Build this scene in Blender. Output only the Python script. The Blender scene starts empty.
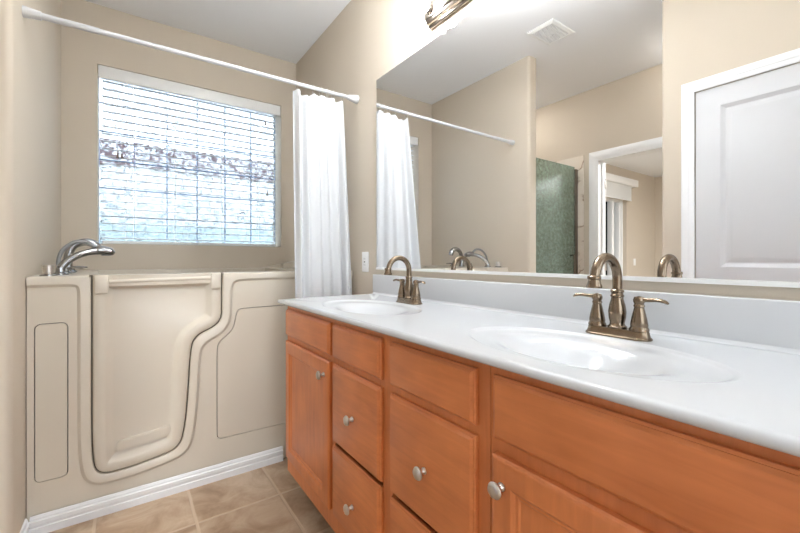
import bpy, bmesh, math, random
from mathutils import Vector, Matrix
random.seed(7)
PI = math.pi
S = bpy.context.scene
COL = S.collection

# ------------------------------------------------------------------ camera
H = 1.1188
cam = bpy.data.cameras.new('camera')
cam.sensor_width = 36.0
cam.lens = 384.74 / 800 * 36.0
cam.shift_y = -(266.5 - 258.67) / 800
cam.clip_start = 0.02
cam_o = bpy.data.objects.new('camera', cam)
COL.objects.link(cam_o)
cam_o.location = (0, 0, H)
cam_o.rotation_euler = (PI / 2, 0, -math.radians(35.2215))
S.camera = cam_o

# ------------------------------------------------------------------ world, exposure
S.view_settings.view_transform = 'Standard'
S.view_settings.look = 'None'
S.view_settings.exposure = 2.32
S.view_settings.gamma = 1.0
S.view_settings.use_curve_mapping = False
w = bpy.data.worlds.new('sky')
S.world = w
w.use_nodes = True
bg = w.node_tree.nodes['Background']
bg.inputs[0].default_value = (0.90, 0.945, 1.0, 1)
SKY = 4.0
bg.inputs[1].default_value = SKY

# ------------------------------------------------------------------ light strengths
BULB = 72.0            # vanity bulbs (emission)
REAR_FILL = 6.0            # added fill: unseen bowl uplight behind the camera
BOWL_FILL = 8.0           # added fill: unseen bowl uplight by the vanity
ALCOVE_FILL = 12.0          # added fill: unseen small ceiling light before the tub
PASSAGE_FILL = 9.0         # added fill: small ceiling light hidden in the passage corner
BEDROOM = 27.0          # bedroom ceiling fixture diffuser
SHOWER = 8.0          # shower ceiling fixture diffuser

# ------------------------------------------------------------------ materials
def new_mat(name):
    m = bpy.data.materials.new(name)
    m.use_nodes = True
    return m, m.node_tree, m.node_tree.nodes['Principled BSDF']

def N(nt, t, **kw):
    n = nt.nodes.new(t)
    for k, v in kw.items():
        setattr(n, k, v)
    return n

def plain(name, rgb, rough=0.5, metal=0.0, spec=0.5, var=0.0, scale=20, bump=0.0, bscale=200, coat=0.0, stretch=None):
    m, nt, b = new_mat(name)
    b.inputs['Base Color'].default_value = (*rgb, 1)
    b.inputs['Roughness'].default_value = rough
    b.inputs['Metallic'].default_value = metal
    b.inputs['Specular IOR Level'].default_value = spec
    b.inputs['Coat Weight'].default_value = coat
    tc = N(nt, 'ShaderNodeTexCoord')
    src = tc.outputs['Object']
    if stretch:
        mp = N(nt, 'ShaderNodeMapping')
        mp.inputs['Scale'].default_value = stretch
        nt.links.new(src, mp.inputs[0])
        src = mp.outputs[0]
    if var:
        no = N(nt, 'ShaderNodeTexNoise')
        no.inputs['Scale'].default_value = scale
        no.inputs['Detail'].default_value = 4
        nt.links.new(src, no.inputs['Vector'])
        mx = N(nt, 'ShaderNodeMix', data_type='RGBA')
        mx.inputs[6].default_value = (*[c * (1 - var) for c in rgb], 1)
        mx.inputs[7].default_value = (*[min(1, c * (1 + var)) for c in rgb], 1)
        nt.links.new(no.outputs[0], mx.inputs[0])
        nt.links.new(mx.outputs[2], b.inputs['Base Color'])
    if bump:
        n2 = N(nt, 'ShaderNodeTexNoise')
        n2.inputs['Scale'].default_value = bscale
        nt.links.new(src, n2.inputs['Vector'])
        bp = N(nt, 'ShaderNodeBump')
        bp.inputs['Strength'].default_value = bump
        bp.inputs['Distance'].default_value = 0.002
        nt.links.new(n2.outputs[0], bp.inputs['Height'])
        nt.links.new(bp.outputs[0], b.inputs['Normal'])
    return m

def wood(name, axis):
    """reddish stained maple, grain along axis"""
    m, nt, b = new_mat(name)
    tc = N(nt, 'ShaderNodeTexCoord')
    geo = N(nt, 'ShaderNodeNewGeometry')
    mp = N(nt, 'ShaderNodeMapping')
    sc = [9.0, 9.0, 9.0]
    sc['xyz'.index(axis)] = 0.9
    mp.inputs['Scale'].default_value = sc
    nt.links.new(tc.outputs['Object'], mp.inputs[0])
    n1 = N(nt, 'ShaderNodeTexNoise'); n1.inputs['Scale'].default_value = 6.0
    n1.inputs['Detail'].default_value = 8; n1.inputs['Distortion'].default_value = 0.8
    nt.links.new(mp.outputs[0], n1.inputs['Vector'])
    n2 = N(nt, 'ShaderNodeTexNoise'); n2.inputs['Scale'].default_value = 7.0
    n2.inputs['Detail'].default_value = 3
    nt.links.new(tc.outputs['Object'], n2.inputs['Vector'])
    r = N(nt, 'ShaderNodeValToRGB')
    r.color_ramp.elements[0].position = 0.25; r.color_ramp.elements[0].color = (0.50, 0.142, 0.040, 1)
    r.color_ramp.elements[1].position = 0.75; r.color_ramp.elements[1].color = (0.78, 0.26, 0.080, 1)
    ad = N(nt, 'ShaderNodeMix', data_type='FLOAT')
    ad.inputs[0].default_value = 0.55
    nt.links.new(n1.outputs[0], ad.inputs[2]); nt.links.new(n2.outputs[0], ad.inputs[3])
    nt.links.new(ad.outputs[0], r.inputs[0])
    nt.links.new(r.outputs[0], b.inputs['Base Color'])
    b.inputs['Roughness'].default_value = 0.36
    b.inputs['Coat Weight'].default_value = 0.25
    b.inputs['Coat Roughness'].default_value = 0.25
    return m

M = {}
M['wall'] = plain('wall_paint', (0.605, 0.53, 0.434), 0.75, spec=0.25, var=0.02, scale=3, bump=0.12, bscale=140)
M['wall_room'] = plain('bedroom_paint', (0.58, 0.51, 0.425), 0.75, spec=0.25, bump=0.1, bscale=140)
M['ceiling'] = plain('ceiling_paint', (0.88, 0.885, 0.90), 0.85, spec=0.2, bump=0.1, bscale=120)
M['white_trim'] = plain('white_trim', (0.82, 0.825, 0.83), 0.4, var=0.01)
M['door_paint'] = plain('door_paint', (0.60, 0.605, 0.62), 0.42, var=0.01)
M['tub'] = plain('tub_acrylic', (0.67, 0.605, 0.505), 0.28, spec=0.5, var=0.015, scale=2, coat=0.2)
M['seam'] = plain('tub_seal', (0.10, 0.085, 0.06), 0.6, var=0.1)
M['counter'] = plain('cultured_marble', (0.625, 0.635, 0.65), 0.14, spec=0.4, var=0.01, scale=4)
M['wood_h'] = wood('maple_horizontal', 'y')
M['wood_v'] = wood('maple_vertical', 'z')
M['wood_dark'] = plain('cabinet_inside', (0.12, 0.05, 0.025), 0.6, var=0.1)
M['bronze'] = plain('brushed_bronze', (0.235, 0.175, 0.122), 0.25, metal=1.0, var=0.12, scale=60)
M['nickel'] = plain('satin_nickel', (0.66, 0.62, 0.57), 0.30, metal=1.0, var=0.05, scale=60)
M['light_metal'] = plain('fixture_nickel', (0.21, 0.175, 0.145), 0.24, metal=1.0, var=0.06, scale=40)
M['chrome'] = plain('chrome', (0.40, 0.40, 0.405), 0.14, metal=1.0, var=0.02)
M['chrome_dark'] = plain('grey_plastic', (0.22, 0.22, 0.22), 0.35, metal=0.4, var=0.05)
M['white_plastic'] = plain('white_plastic', (0.85, 0.85, 0.84), 0.35, var=0.01)
M['rod'] = plain('white_rod', (0.62, 0.625, 0.64), 0.3, var=0.01)
M['vent_gap'] = plain('vent_gap', (0.22, 0.22, 0.22), 0.8, var=0.05)
M['plate_slot'] = plain('dark_slot', (0.06, 0.055, 0.05), 0.6, var=0.05)
M['tassel'] = plain('tassel_wood', (0.16, 0.10, 0.07), 0.5, var=0.1)
M['carpet'] = plain('carpet', (0.46, 0.40, 0.33), 0.95, var=0.12, scale=150, bump=0.5, bscale=300)
M['stucco'] = plain('stucco', (0.70, 0.68, 0.66), 0.9, var=0.06, scale=6, bump=0.3, bscale=60)
M['eave'] = plain('eave_brown', (0.13, 0.085, 0.09), 0.8, var=0.2, scale=8)
M['ground'] = plain('gravel', (0.42, 0.37, 0.32), 0.95, var=0.2, scale=40)
M['hedge_wall'] = plain('garden_wall', (0.46, 0.58, 0.60), 0.9, var=0.2, scale=5)
M['leaf'] = plain('leaf', (0.035, 0.085, 0.05), 0.5, var=0.4, scale=3)
M['bark'] = plain('bark', (0.10, 0.07, 0.05), 0.9, var=0.3, scale=20)

m, nt, b = new_mat('mirror_silver')
b.inputs['Base Color'].default_value = (0.93, 0.935, 0.94, 1); b.inputs['Metallic'].default_value = 1; b.inputs['Roughness'].default_value = 0.0
M['mirror'] = m

def emit(name, rgb, s):
    m, nt, b = new_mat(name)
    b.inputs['Base Color'].default_value = (0.9, 0.9, 0.9, 1)
    b.inputs['Emission Color'].default_value = (*rgb, 1)
    b.inputs['Emission Strength'].default_value = s
    return m
M['bulb'] = emit('lit_bulb', (0.90, 0.955, 1.0), BULB)
M['panel'] = emit('rear_fill_lamp', (0.94, 0.975, 1.0), REAR_FILL)
M['flush'] = emit('bowl_fill_lamp', (0.94, 0.975, 1.0), BOWL_FILL)
M['alcove'] = emit('alcove_fill_lamp', (0.96, 0.98, 1.0), ALCOVE_FILL)
M['passage'] = emit('passage_fill_lamp', (0.96, 0.98, 1.0), PASSAGE_FILL)
M['bed_panel'] = emit('lit_bedroom_diffuser', (0.93, 0.97, 1.0), BEDROOM)
M['shower_panel'] = emit('lit_shower_diffuser', (1.0, 0.98, 0.95), SHOWER)

def fabric(name, rgb, trans):
    m, nt, b = new_mat(name)
    b.inputs['Base Color'].default_value = (*rgb, 1)
    b.inputs['Roughness'].default_value = 0.8
    b.inputs['Specular IOR Level'].default_value = 0.15
    tc = N(nt, 'ShaderNodeTexCoord')
    wv = N(nt, 'ShaderNodeTexNoise'); wv.inputs['Scale'].default_value = 400
    nt.links.new(tc.outputs['Object'], wv.inputs['Vector'])
    bp = N(nt, 'ShaderNodeBump'); bp.inputs['Strength'].default_value = 0.1; bp.inputs['Distance'].default_value = 0.001
    nt.links.new(wv.outputs[0], bp.inputs['Height']); nt.links.new(bp.outputs[0], b.inputs['Normal'])
    tr = N(nt, 'ShaderNodeBsdfTranslucent'); tr.inputs[0].default_value = (*rgb, 1)
    mx = N(nt, 'ShaderNodeMixShader'); mx.inputs[0].default_value = trans
    out = nt.nodes['Material Output']
    nt.links.new(b.outputs[0], mx.inputs[1]); nt.links.new(tr.outputs[0], mx.inputs[2])
    nt.links.new(mx.outputs[0], out.inputs[0])
    return m
M['curtain'] = fabric('curtain_cloth', (0.80, 0.805, 0.815), 0.28)
M['slat'] = fabric('blind_slat', (0.74, 0.76, 0.79), 0.0)
M['shade'] = fabric('shade_cloth', (0.88, 0.88, 0.87), 0.35)

# clear glass: tinted transparency with gloss
def pane(name, tint, gloss=0.06):
    m, nt, b = new_mat(name)
    nt.nodes.remove(b)
    t = N(nt, 'ShaderNodeBsdfTransparent'); t.inputs[0].default_value = (*tint, 1)
    g = N(nt, 'ShaderNodeBsdfGlossy'); g.inputs['Roughness'].default_value = 0.03
    mx = N(nt, 'ShaderNodeMixShader'); mx.inputs[0].default_value = gloss
    nt.links.new(t.outputs[0], mx.inputs[1]); nt.links.new(g.outputs[0], mx.inputs[2])
    nt.links.new(mx.outputs[0], nt.nodes['Material Output'].inputs[0])
    return m
M['pane'] = pane('clear_pane', (0.92, 0.96, 0.96))
M['pane_tinted'] = pane('tinted_pane', (0.46, 0.475, 0.485))
M['pane_dark'] = pane('patio_pane', (0.09, 0.105, 0.11))
M['bulb_glass'] = pane('clear_bulb_glass', (0.97, 0.97, 0.97), 0.10)

# wavy glass block: part straight view, part bent by the wavy face
m, nt, b = new_mat('wavy_glass_block')
nt.nodes.remove(b)
tc = N(nt, 'ShaderNodeTexCoord')
n1 = N(nt, 'ShaderNodeTexNoise'); n1.inputs['Scale'].default_value = 26; n1.inputs['Detail'].default_value = 2; n1.inputs['Distortion'].default_value = 1.2
nt.links.new(tc.outputs['Object'], n1.inputs['Vector'])
bp = N(nt, 'ShaderNodeBump'); bp.inputs['Strength'].default_value = 1.0; bp.inputs['Distance'].default_value = 0.06
nt.links.new(n1.outputs[0], bp.inputs['Height'])
rf = N(nt, 'ShaderNodeBsdfRefraction'); rf.inputs['IOR'].default_value = 1.45; rf.inputs['Roughness'].default_value = 0.02
rf.inputs[0].default_value = (0.40, 0.435, 0.47, 1)
nt.links.new(bp.outputs[0], rf.inputs['Normal'])
tr = N(nt, 'ShaderNodeBsdfTransparent'); tr.inputs[0].default_value = (0.42, 0.45, 0.475, 1)
cr = N(nt, 'ShaderNodeValToRGB'); cr.color_ramp.elements[0].position = 0.46; cr.color_ramp.elements[1].position = 0.56
nt.links.new(n1.outputs[0], cr.inputs[0])
mul = N(nt, 'ShaderNodeMath', operation='MULTIPLY'); mul.inputs[1].default_value = 0.75
nt.links.new(cr.outputs[0], mul.inputs[0])
mx = N(nt, 'ShaderNodeMixShader')
nt.links.new(mul.outputs[0], mx.inputs[0]); nt.links.new(tr.outputs[0], mx.inputs[1]); nt.links.new(rf.outputs[0], mx.inputs[2])
nt.links.new(mx.outputs[0], nt.nodes['Material Output'].inputs[0])
M['block'] = m
M['mortar'] = plain('block_joint', (0.30, 0.40, 0.58), 0.7, var=0.05)

# obscure green shower glass
m, nt, b = new_mat('obscure_green_glass')
tc = N(nt, 'ShaderNodeTexCoord')
n1 = N(nt, 'ShaderNodeTexVoronoi'); n1.inputs['Scale'].default_value = 38
nt.links.new(tc.outputs['Object'], n1.inputs['Vector'])
bp = N(nt, 'ShaderNodeBump'); bp.inputs['Strength'].default_value = 0.3; bp.inputs['Distance'].default_value = 0.01
nt.links.new(n1.outputs[0], bp.inputs['Height'])
n2 = N(nt, 'ShaderNodeTexNoise'); n2.inputs['Scale'].default_value = 34; n2.inputs['Detail'].default_value = 3
nt.links.new(tc.outputs['Object'], n2.inputs['Vector'])
cr = N(nt, 'ShaderNodeValToRGB')
cr.color_ramp.elements[0].position = 0.40; cr.color_ramp.elements[0].color = (0.36, 0.43, 0.36, 1)
cr.color_ramp.elements[1].position = 0.62; cr.color_ramp.elements[1].color = (0.46, 0.62, 0.56, 1)
nt.links.new(n2.outputs[0], cr.inputs[0]); nt.links.new(cr.outputs[0], b.inputs['Base Color'])
b.inputs['Roughness'].default_value = 0.22
b.inputs['Transmission Weight'].default_value = 0.75
b.inputs['IOR'].default_value = 1.2
nt.links.new(bp.outputs[0], b.inputs['Normal'])
M['shower_glass'] = m

# veined marble
m, nt, b = new_mat('veined_marble')
tc = N(nt, 'ShaderNodeTexCoord')
n1 = N(nt, 'ShaderNodeTexNoise'); n1.inputs['Scale'].default_value = 2.2; n1.inputs['Detail'].default_value = 5; n1.inputs['Distortion'].default_value = 1.2
nt.links.new(tc.outputs['Object'], n1.inputs['Vector'])
r = N(nt, 'ShaderNodeValToRGB')
e = r.color_ramp.elements
e[0].position = 0.40; e[0].color = (0.74, 0.67, 0.58, 1)
e[1].position = 0.62; e[1].color = (0.80, 0.74, 0.66, 1)
x_ = e.new(0.49); x_.color = (0.72, 0.63, 0.53, 1)
x_ = e.new(0.515); x_.color = (0.33, 0.25, 0.19, 1)
x_ = e.new(0.54); x_.color = (0.76, 0.69, 0.60, 1)
nt.links.new(n1.outputs[0], r.inputs[0]); nt.links.new(r.outputs[0], b.inputs['Base Color'])
b.inputs['Roughness'].default_value = 0.25
M['marble'] = m

# floor tile
def tile_mat(name, x0, y0, p, g):
    m, nt, b = new_mat(name)
    tc = N(nt, 'ShaderNodeTexCoord')
    sp = N(nt, 'ShaderNodeSeparateXYZ'); nt.links.new(tc.outputs['Object'], sp.inputs[0])
    cells, ds = [], []
    for i, o in ((0, x0), (1, y0)):
        s = N(nt, 'ShaderNodeMath', operation='SUBTRACT'); s.inputs[1].default_value = o - 40 * p
        nt.links.new(sp.outputs[i], s.inputs[0])
        d = N(nt, 'ShaderNodeMath', operation='DIVIDE'); d.inputs[1].default_value = p
        nt.links.new(s.outputs[0], d.inputs[0])
        fl = N(nt, 'ShaderNodeMath', operation='FLOOR'); nt.links.new(d.outputs[0], fl.inputs[0]); cells.append(fl)
        fr = N(nt, 'ShaderNodeMath', operation='FRACT'); nt.links.new(d.outputs[0], fr.inputs[0])
        pp = N(nt, 'ShaderNodeMath', operation='PINGPONG'); pp.inputs[1].default_value = 0.5
        nt.links.new(fr.outputs[0], pp.inputs[0]); ds.append(pp)
    mn = N(nt, 'ShaderNodeMath', operation='MINIMUM')
    nt.links.new(ds[0].outputs[0], mn.inputs[0]); nt.links.new(ds[1].outputs[0], mn.inputs[1])
    gr = N(nt, 'ShaderNodeMapRange'); gr.inputs[1].default_value = g / p * 0.35; gr.inputs[2].default_value = g / p * 0.65
    nt.links.new(mn.outputs[0], gr.inputs[0])
    cx = N(nt, 'ShaderNodeCombineXYZ')
    nt.links.new(cells[0].outputs[0], cx.inputs[0]); nt.links.new(cells[1].outputs[0], cx.inputs[1])
    wn = N(nt, 'ShaderNodeTexWhiteNoise'); nt.links.new(cx.outputs[0], wn.inputs['Vector'])
    off = N(nt, 'ShaderNodeVectorMath', operation='MULTIPLY_ADD'); off.inputs[1].default_value = (5, 5, 5)
    nt.links.new(wn.outputs['Color'], off.inputs[0]); nt.links.new(tc.outputs['Object'], off.inputs[2])
    n1 = N(nt, 'ShaderNodeTexNoise'); n1.inputs['Scale'].default_value = 6; n1.inputs['Detail'].default_value = 8; n1.inputs['Roughness'].default_value = 0.62; n1.inputs['Distortion'].default_value = 0.6
    nt.links.new(off.outputs[0], n1.inputs['Vector'])
    r = N(nt, 'ShaderNodeValToRGB')
    e = r.color_ramp.elements
    e[0].position = 0.30; e[0].color = (0.26, 0.165, 0.10, 1)
    e[1].position = 0.68; e[1].color = (0.56, 0.43, 0.31, 1)
    k = e.new(0.47); k.color = (0.41, 0.285, 0.185, 1)
    nt.links.new(n1.outputs[0], r.inputs[0])
    mx = N(nt, 'ShaderNodeMix', data_type='RGBA')
    mx.inputs[6].default_value = (0.54, 0.41, 0.29, 1)
    nt.links.new(gr.outputs[0], mx.inputs[0]); nt.links.new(r.outputs[0], mx.inputs[7])
    nt.links.new(mx.outputs[2], b.inputs['Base Color'])
    b.inputs['Roughness'].default_value = 0.38
    bp = N(nt, 'ShaderNodeBump'); bp.inputs['Strength'].default_value = 0.5; bp.inputs['Distance'].default_value = 0.003
    nt.links.new(gr.outputs[0], bp.inputs['Height']); nt.links.new(bp.outputs[0], b.inputs['Normal'])
    return m
M['tile'] = tile_mat('stone_floor_tile', 0.588, 1.825, 0.352, 0.012)

# ------------------------------------------------------------------ helpers
def BM():
    return bmesh.new()

def box(bm, x0, x1, y0, y1, z0, z1, bev=0.0, seg=2):
    r = bmesh.ops.create_cube(bm, size=1.0)
    vs = r['verts']
    for v in vs:
        v.co = Vector((x0 + (v.co.x + .5) * (x1 - x0), y0 + (v.co.y + .5) * (y1 - y0), z0 + (v.co.z + .5) * (z1 - z0)))
    if bev:
        es = {e for v in vs for e in v.link_edges}
        bmesh.ops.bevel(bm, geom=list(es), offset=bev, segments=seg, affect='EDGES', profile=0.5)

def prism(bm, pts, a0, a1, axis='z'):
    """extrude a 2-D outline; axis z: pts=(x,y); axis y: pts=(x,z); axis x: pts=(y,z)"""
    def P(p, a):
        return {'z': (p[0], p[1], a), 'y': (p[0], a, p[1]), 'x': (a, p[0], p[1])}[axis]
    lo = [bm.verts.new(P(p, a0)) for p in pts]
    hi = [bm.verts.new(P(p, a1)) for p in pts]
    n = len(pts)
    fs = [bm.faces.new(lo), bm.faces.new(hi)]
    for i in range(n):
        fs.append(bm.faces.new((lo[i], lo[(i + 1) % n], hi[(i + 1) % n], hi[i])))
    bmesh.ops.recalc_face_normals(bm, faces=fs)

def round_rect(x0, x1, y0, y1, rad, seg=6, corners=(1, 1, 1, 1)):
    pts = []
    for (cx, cy, a, k) in ((x1 - rad, y1 - rad, 0, 0), (x0 + rad, y1 - rad, 90, 1), (x0 + rad, y0 + rad, 180, 2), (x1 - rad, y0 + rad, 270, 3)):
        if corners[k]:
            for i in range(seg + 1):
                t = math.radians(a + 90 * i / seg)
                pts.append((cx + rad * math.cos(t), cy + rad * math.sin(t)))
        else:
            pts.append(((x1, y1), (x0, y1), (x0, y0), (x1, y0))[k])
    return pts

def tube(bm, pts, rad, seg=16, caps=True, flat=None):
    """swept circle along pts; rad number or list; flat=(list) squash factor of the second axis"""
    pts = [Vector(p) for p in pts]
    n = len(pts)
    rs = rad if isinstance(rad, (list, tuple)) else [rad] * n
    tan = []
    for i in range(n):
        a = pts[max(i - 1, 0)]; c = pts[min(i + 1, n - 1)]
        tan.append((c - a).normalized())
    up = Vector((0, 0, 1))
    if abs(tan[0].dot(up)) > 0.95:
        up = Vector((1, 0, 0))
    nrm = (up - tan[0] * up.dot(tan[0])).normalized()
    rings = []
    for i in range(n):
        nrm = (nrm - tan[i] * nrm.dot(tan[i])).normalized()
        bi = tan[i].cross(nrm)
        f = flat[i] if flat else 1.0
        rings.append([bm.verts.new(pts[i] + (nrm * math.cos(2 * PI * k / seg) * f + bi * math.sin(2 * PI * k / seg)) * rs[i]) for k in range(seg)])
    fs = []
    for i in range(n - 1):
        for k in range(seg):
            fs.append(bm.faces.new((rings[i][k], rings[i][(k + 1) % seg], rings[i + 1][(k + 1) % seg], rings[i + 1][k])))
    if caps:
        fs.append(bm.faces.new(rings[0])); fs.append(bm.faces.new(rings[-1]))
    bmesh.ops.recalc_face_normals(bm, faces=fs)

def lathe(bm, prof, c, axis='z', seg=28, sx=1.0, sy=1.0, caps=True):
    """prof = [(r, h)...] revolved round axis through c"""
    c = Vector(c)
    fs = []
    rings = []
    for (r, h) in prof:
        if r < 1e-6:
            v = {'z': (0, 0, h), 'x': (h, 0, 0), 'y': (0, h, 0)}[axis]
            rings.append([bm.verts.new(c + Vector(v))])
        else:
            ring = []
            for k in range(seg):
                a = 2 * PI * k / seg
                p, q = r * math.cos(a) * sx, r * math.sin(a) * sy
                v = {'z': (p, q, h), 'x': (h, p, q), 'y': (p, h, q)}[axis]
                ring.append(bm.verts.new(c + Vector(v)))
            rings.append(ring)
    for i in range(len(rings) - 1):
        A, B = rings[i], rings[i + 1]
        for k in range(seg):
            a0, a1 = A[k % len(A)], A[(k + 1) % len(A)]
            b0, b1 = B[k % len(B)], B[(k + 1) % len(B)]
            vs = []
            for v in (a0, a1, b1, b0):
                if v not in vs:
                    vs.append(v)
            if len(vs) >= 3:
                fs.append(bm.faces.new(vs))
    for e in (rings[0], rings[-1]):
        if caps and len(e) > 2:
            fs.append(bm.faces.new(e))
    bmesh.ops.recalc_face_normals(bm, faces=fs)

def wloc(o):
    v = Vector((0, 0, 0))
    while o is not None:
        v += o.location; o = o.parent
    return v

def obj(name, bm, mat, parent=None, smooth=35, origin=None):
    """link bm (world coordinates) as one mesh object"""
    me = bpy.data.meshes.new(name)
    off = wloc(parent) if parent else Vector(origin or (0, 0, 0))
    if origin and parent:
        off = Vector(origin)
    bmesh.ops.translate(bm, verts=bm.verts, vec=-off)
    bm.to_mesh(me); bm.free()
    if smooth:
        for p in me.polygons:
            p.use_smooth = True
        me.set_sharp_from_angle(angle=math.radians(smooth))
    me.materials.append(mat)
    o = bpy.data.objects.new(name, me)
    COL.objects.link(o)
    if parent:
        o.parent = parent
        if origin:
            o.location = off - wloc(parent)
    elif origin:
        o.location = off
    return o

def tag(o, label=None, cat=None, group=None, kind=None):
    if label: o['label'] = label
    if cat: o['category'] = cat
    if group: o['group'] = group
    if kind: o['kind'] = kind
    return o

def thing(name, label, cat, loc=(0, 0, 0), group=None):
    o = bpy.data.objects.new(name, None)
    o.empty_display_size = 0.05
    COL.objects.link(o)
    o.location = loc
    return tag(o, label, cat, group)

def struct(name, bm, mat, label, cat, smooth=35):
    return tag(obj(name, bm, mat, None, smooth), label, cat, None, 'structure')

def copy_tree(o, parent=None):
    c = o.copy(); COL.objects.link(c); c.parent = parent
    for ch in list(o.children):
        copy_tree(ch, c)
    return c

# ------------------------------------------------------------------ dimensions
D = 1.1423          # mirror plane
WR = 1.148          # right wall plane
XL = -0.338         # alcove left wall / near left wall
XB = -1.357         # recess back wall
YW = 3.134          # window wall
ZC = 2.749          # ceiling
YT = 2.13           # tub front
WX0, WX1, WZ0, WZ1 = -0.163, 1.022, 1.216, 2.370

# ------------------------------------------------------------------ the setting
bm = BM(); box(bm, -1.48, 1.3, -1.4, 3.4, -0.1, 0); struct('floor', bm, M['tile'], 'tan stone tile floor of the bathroom', 'floor', 0)
bm = BM(); box(bm, -1.42, 1.3, -1.4, 3.4, ZC, ZC + .1); struct('ceiling', bm, M['ceiling'], 'flat white bathroom ceiling', 'ceiling', 0)

bm = BM()
box(bm, -1.48, WX0, YW, YW + .22, 0, ZC); box(bm, WX1, 1.3, YW, YW + .22, 0, ZC)
box(bm, WX0, WX1, YW, YW + .22, 0, WZ0); box(bm, WX0, WX1, YW, YW + .22, WZ1, ZC)
struct('wall_back', bm, M['wall'], 'beige wall around the window with the blind', 'wall', 0)
bm = BM(); box(bm, WR, WR + .12, -1.3, YW, 0, ZC); struct('wall_right', bm, M['wall'], 'beige wall carrying the mirror and the light bar', 'wall', 0)
bm = BM(); prism(bm, round_rect(-0.44, XL, 1.920, YW, 0.022, corners=(0, 0, 1, 1)), 0, ZC)
struct('wall_left', bm, M['wall'], 'beige wall at the left end of the tub with a rounded corner', 'wall')
bm = BM()
DY0, DY1, DZ = 0.10, 0.818, 2.060       # near door opening
prism(bm, round_rect(-0.45, XL, DY1, .987, 0.022, corners=(1, 0, 0, 0)), 0, ZC)
box(bm, -0.45, XL, -1.3, DY0, 0, ZC); box(bm, -0.45, XL, DY0, DY1, DZ, ZC)
struct('wall_near', bm, M['wall'], 'beige wall around the closed white door', 'wall')
bm = BM(); box(bm, XB, -0.45, .875, .987, 0, ZC); struct('wall_side', bm, M['wall'], 'beige side wall of the passage to the bedroom', 'wall', 0)
GYW = -1.18
bm = BM()
box(bm, -0.45, -.30, GYW - .12, GYW, 0, ZC); box(bm, 1.02, 1.3, GYW - .12, GYW, 0, ZC); box(bm, -.30, 1.02, GYW - .12, GYW, 2.36, ZC)
struct('wall_front', bm, M['wall'], 'beige wall around the added glass door behind the camera', 'wall', 0)
w3 = tag(bpy.data.objects.new('fill_glass_door', None), 'full height glass door added behind the camera for fill daylight', 'glass door', None, 'structure'); COL.objects.link(w3)  # added opening, lets sky light onto the tub and cabinet fronts
w3.location = (.36, GYW, 0)
bm = BM()
box(bm, -.30, -.25, GYW - .09, GYW - .03, 0, 2.36); box(bm, .97, 1.02, GYW - .09, GYW - .03, 0, 2.36); box(bm, -.25, .97, GYW - .09, GYW - .03, 2.31, 2.36); box(bm, -.25, .97, GYW - .09, GYW - .03, 0, .06)
obj('frame', bm, M['white_trim'], w3, 0)
bm = BM(); box(bm, -.25, .97, GYW - .063, GYW - .057, .06, 2.31); obj('pane', bm, M['pane_tinted'], w3, 0)
OY0, OY1, OZ = 1.09, 1.905, 2.06
bm = BM()
box(bm, XB - .12, XB, OY1, YW, 0, ZC); box(bm, XB - .12, XB, .875, OY0, 0, ZC); box(bm, XB - .12, XB, OY0, OY1, OZ, ZC)
struct('wall_passage', bm, M['wall'], 'beige wall with the open doorway to the bedroom', 'wall', 0)
# shower enclosure
bm = BM()
box(bm, XB, XB + .008, 2.037, YW - .002, 0, 2.13, .002); box(bm, -0.448, -0.44, 2.037, YW - .002, 0, 2.13, .002); box(bm, XB + .008, -.448, YW - .010, YW - .002, 0, 2.13, .002)
struct('wall_shower', bm, M['marble'], 'veined stone wall lining of the shower', 'wall', 0)
bm = BM(); box(bm, XB + .009, -.449, 2.06, 2.15, 0, .09, .01); tag(obj('trim_1', bm, M['marble']), 'stone kerb under the shower glass', 'kerb', None, 'structure')

# bedroom shell
bm = BM(); box(bm, -6.0, -1.48, -.9, 3.4, -0.1, 0); struct('floor_bedroom', bm, M['carpet'], 'beige carpet of the bedroom', 'floor', 0)
bm = BM(); box(bm, -6.0, XB - .121, -.9, 3.4, 2.64, 2.74); struct('ceiling_bedroom', bm, M['ceiling'], 'white ceiling of the bedroom', 'ceiling', 0)
bm = BM(); box(bm, -5.90, -5.78, -.9, YW, 0, 2.64); struct('wall_bedroom_end', bm, M['wall_room'], 'beige end wall of the bedroom seen through the doorway', 'wall', 0)
bm = BM(); box(bm, -5.78, -1.48, -.9, -.8, 0, 2.64); struct('wall_bedroom_near', bm, M['wall_room'], 'beige bedroom wall facing the patio door', 'wall', 0)
bm = BM(); box(bm, XB - .12, XB, -.9, .875, 0, ZC); struct('wall_bedroom_side', bm, M['wall_room'], 'beige bedroom wall beside the doorway', 'wall', 0)
SX0, SX1, SZ = -4.66, -2.75, 2.12
bm = BM()
box(bm, -5.9, SX0, YW, YW + .2, 0, 2.64); box(bm, SX1, -1.48, YW, YW + .2, 0, 2.64); box(bm, SX0, SX1, YW, YW + .2, SZ, 2.64)
struct('wall_bedroom_back', bm, M['wall_room'], 'beige bedroom wall around the patio door', 'wall', 0)

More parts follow.
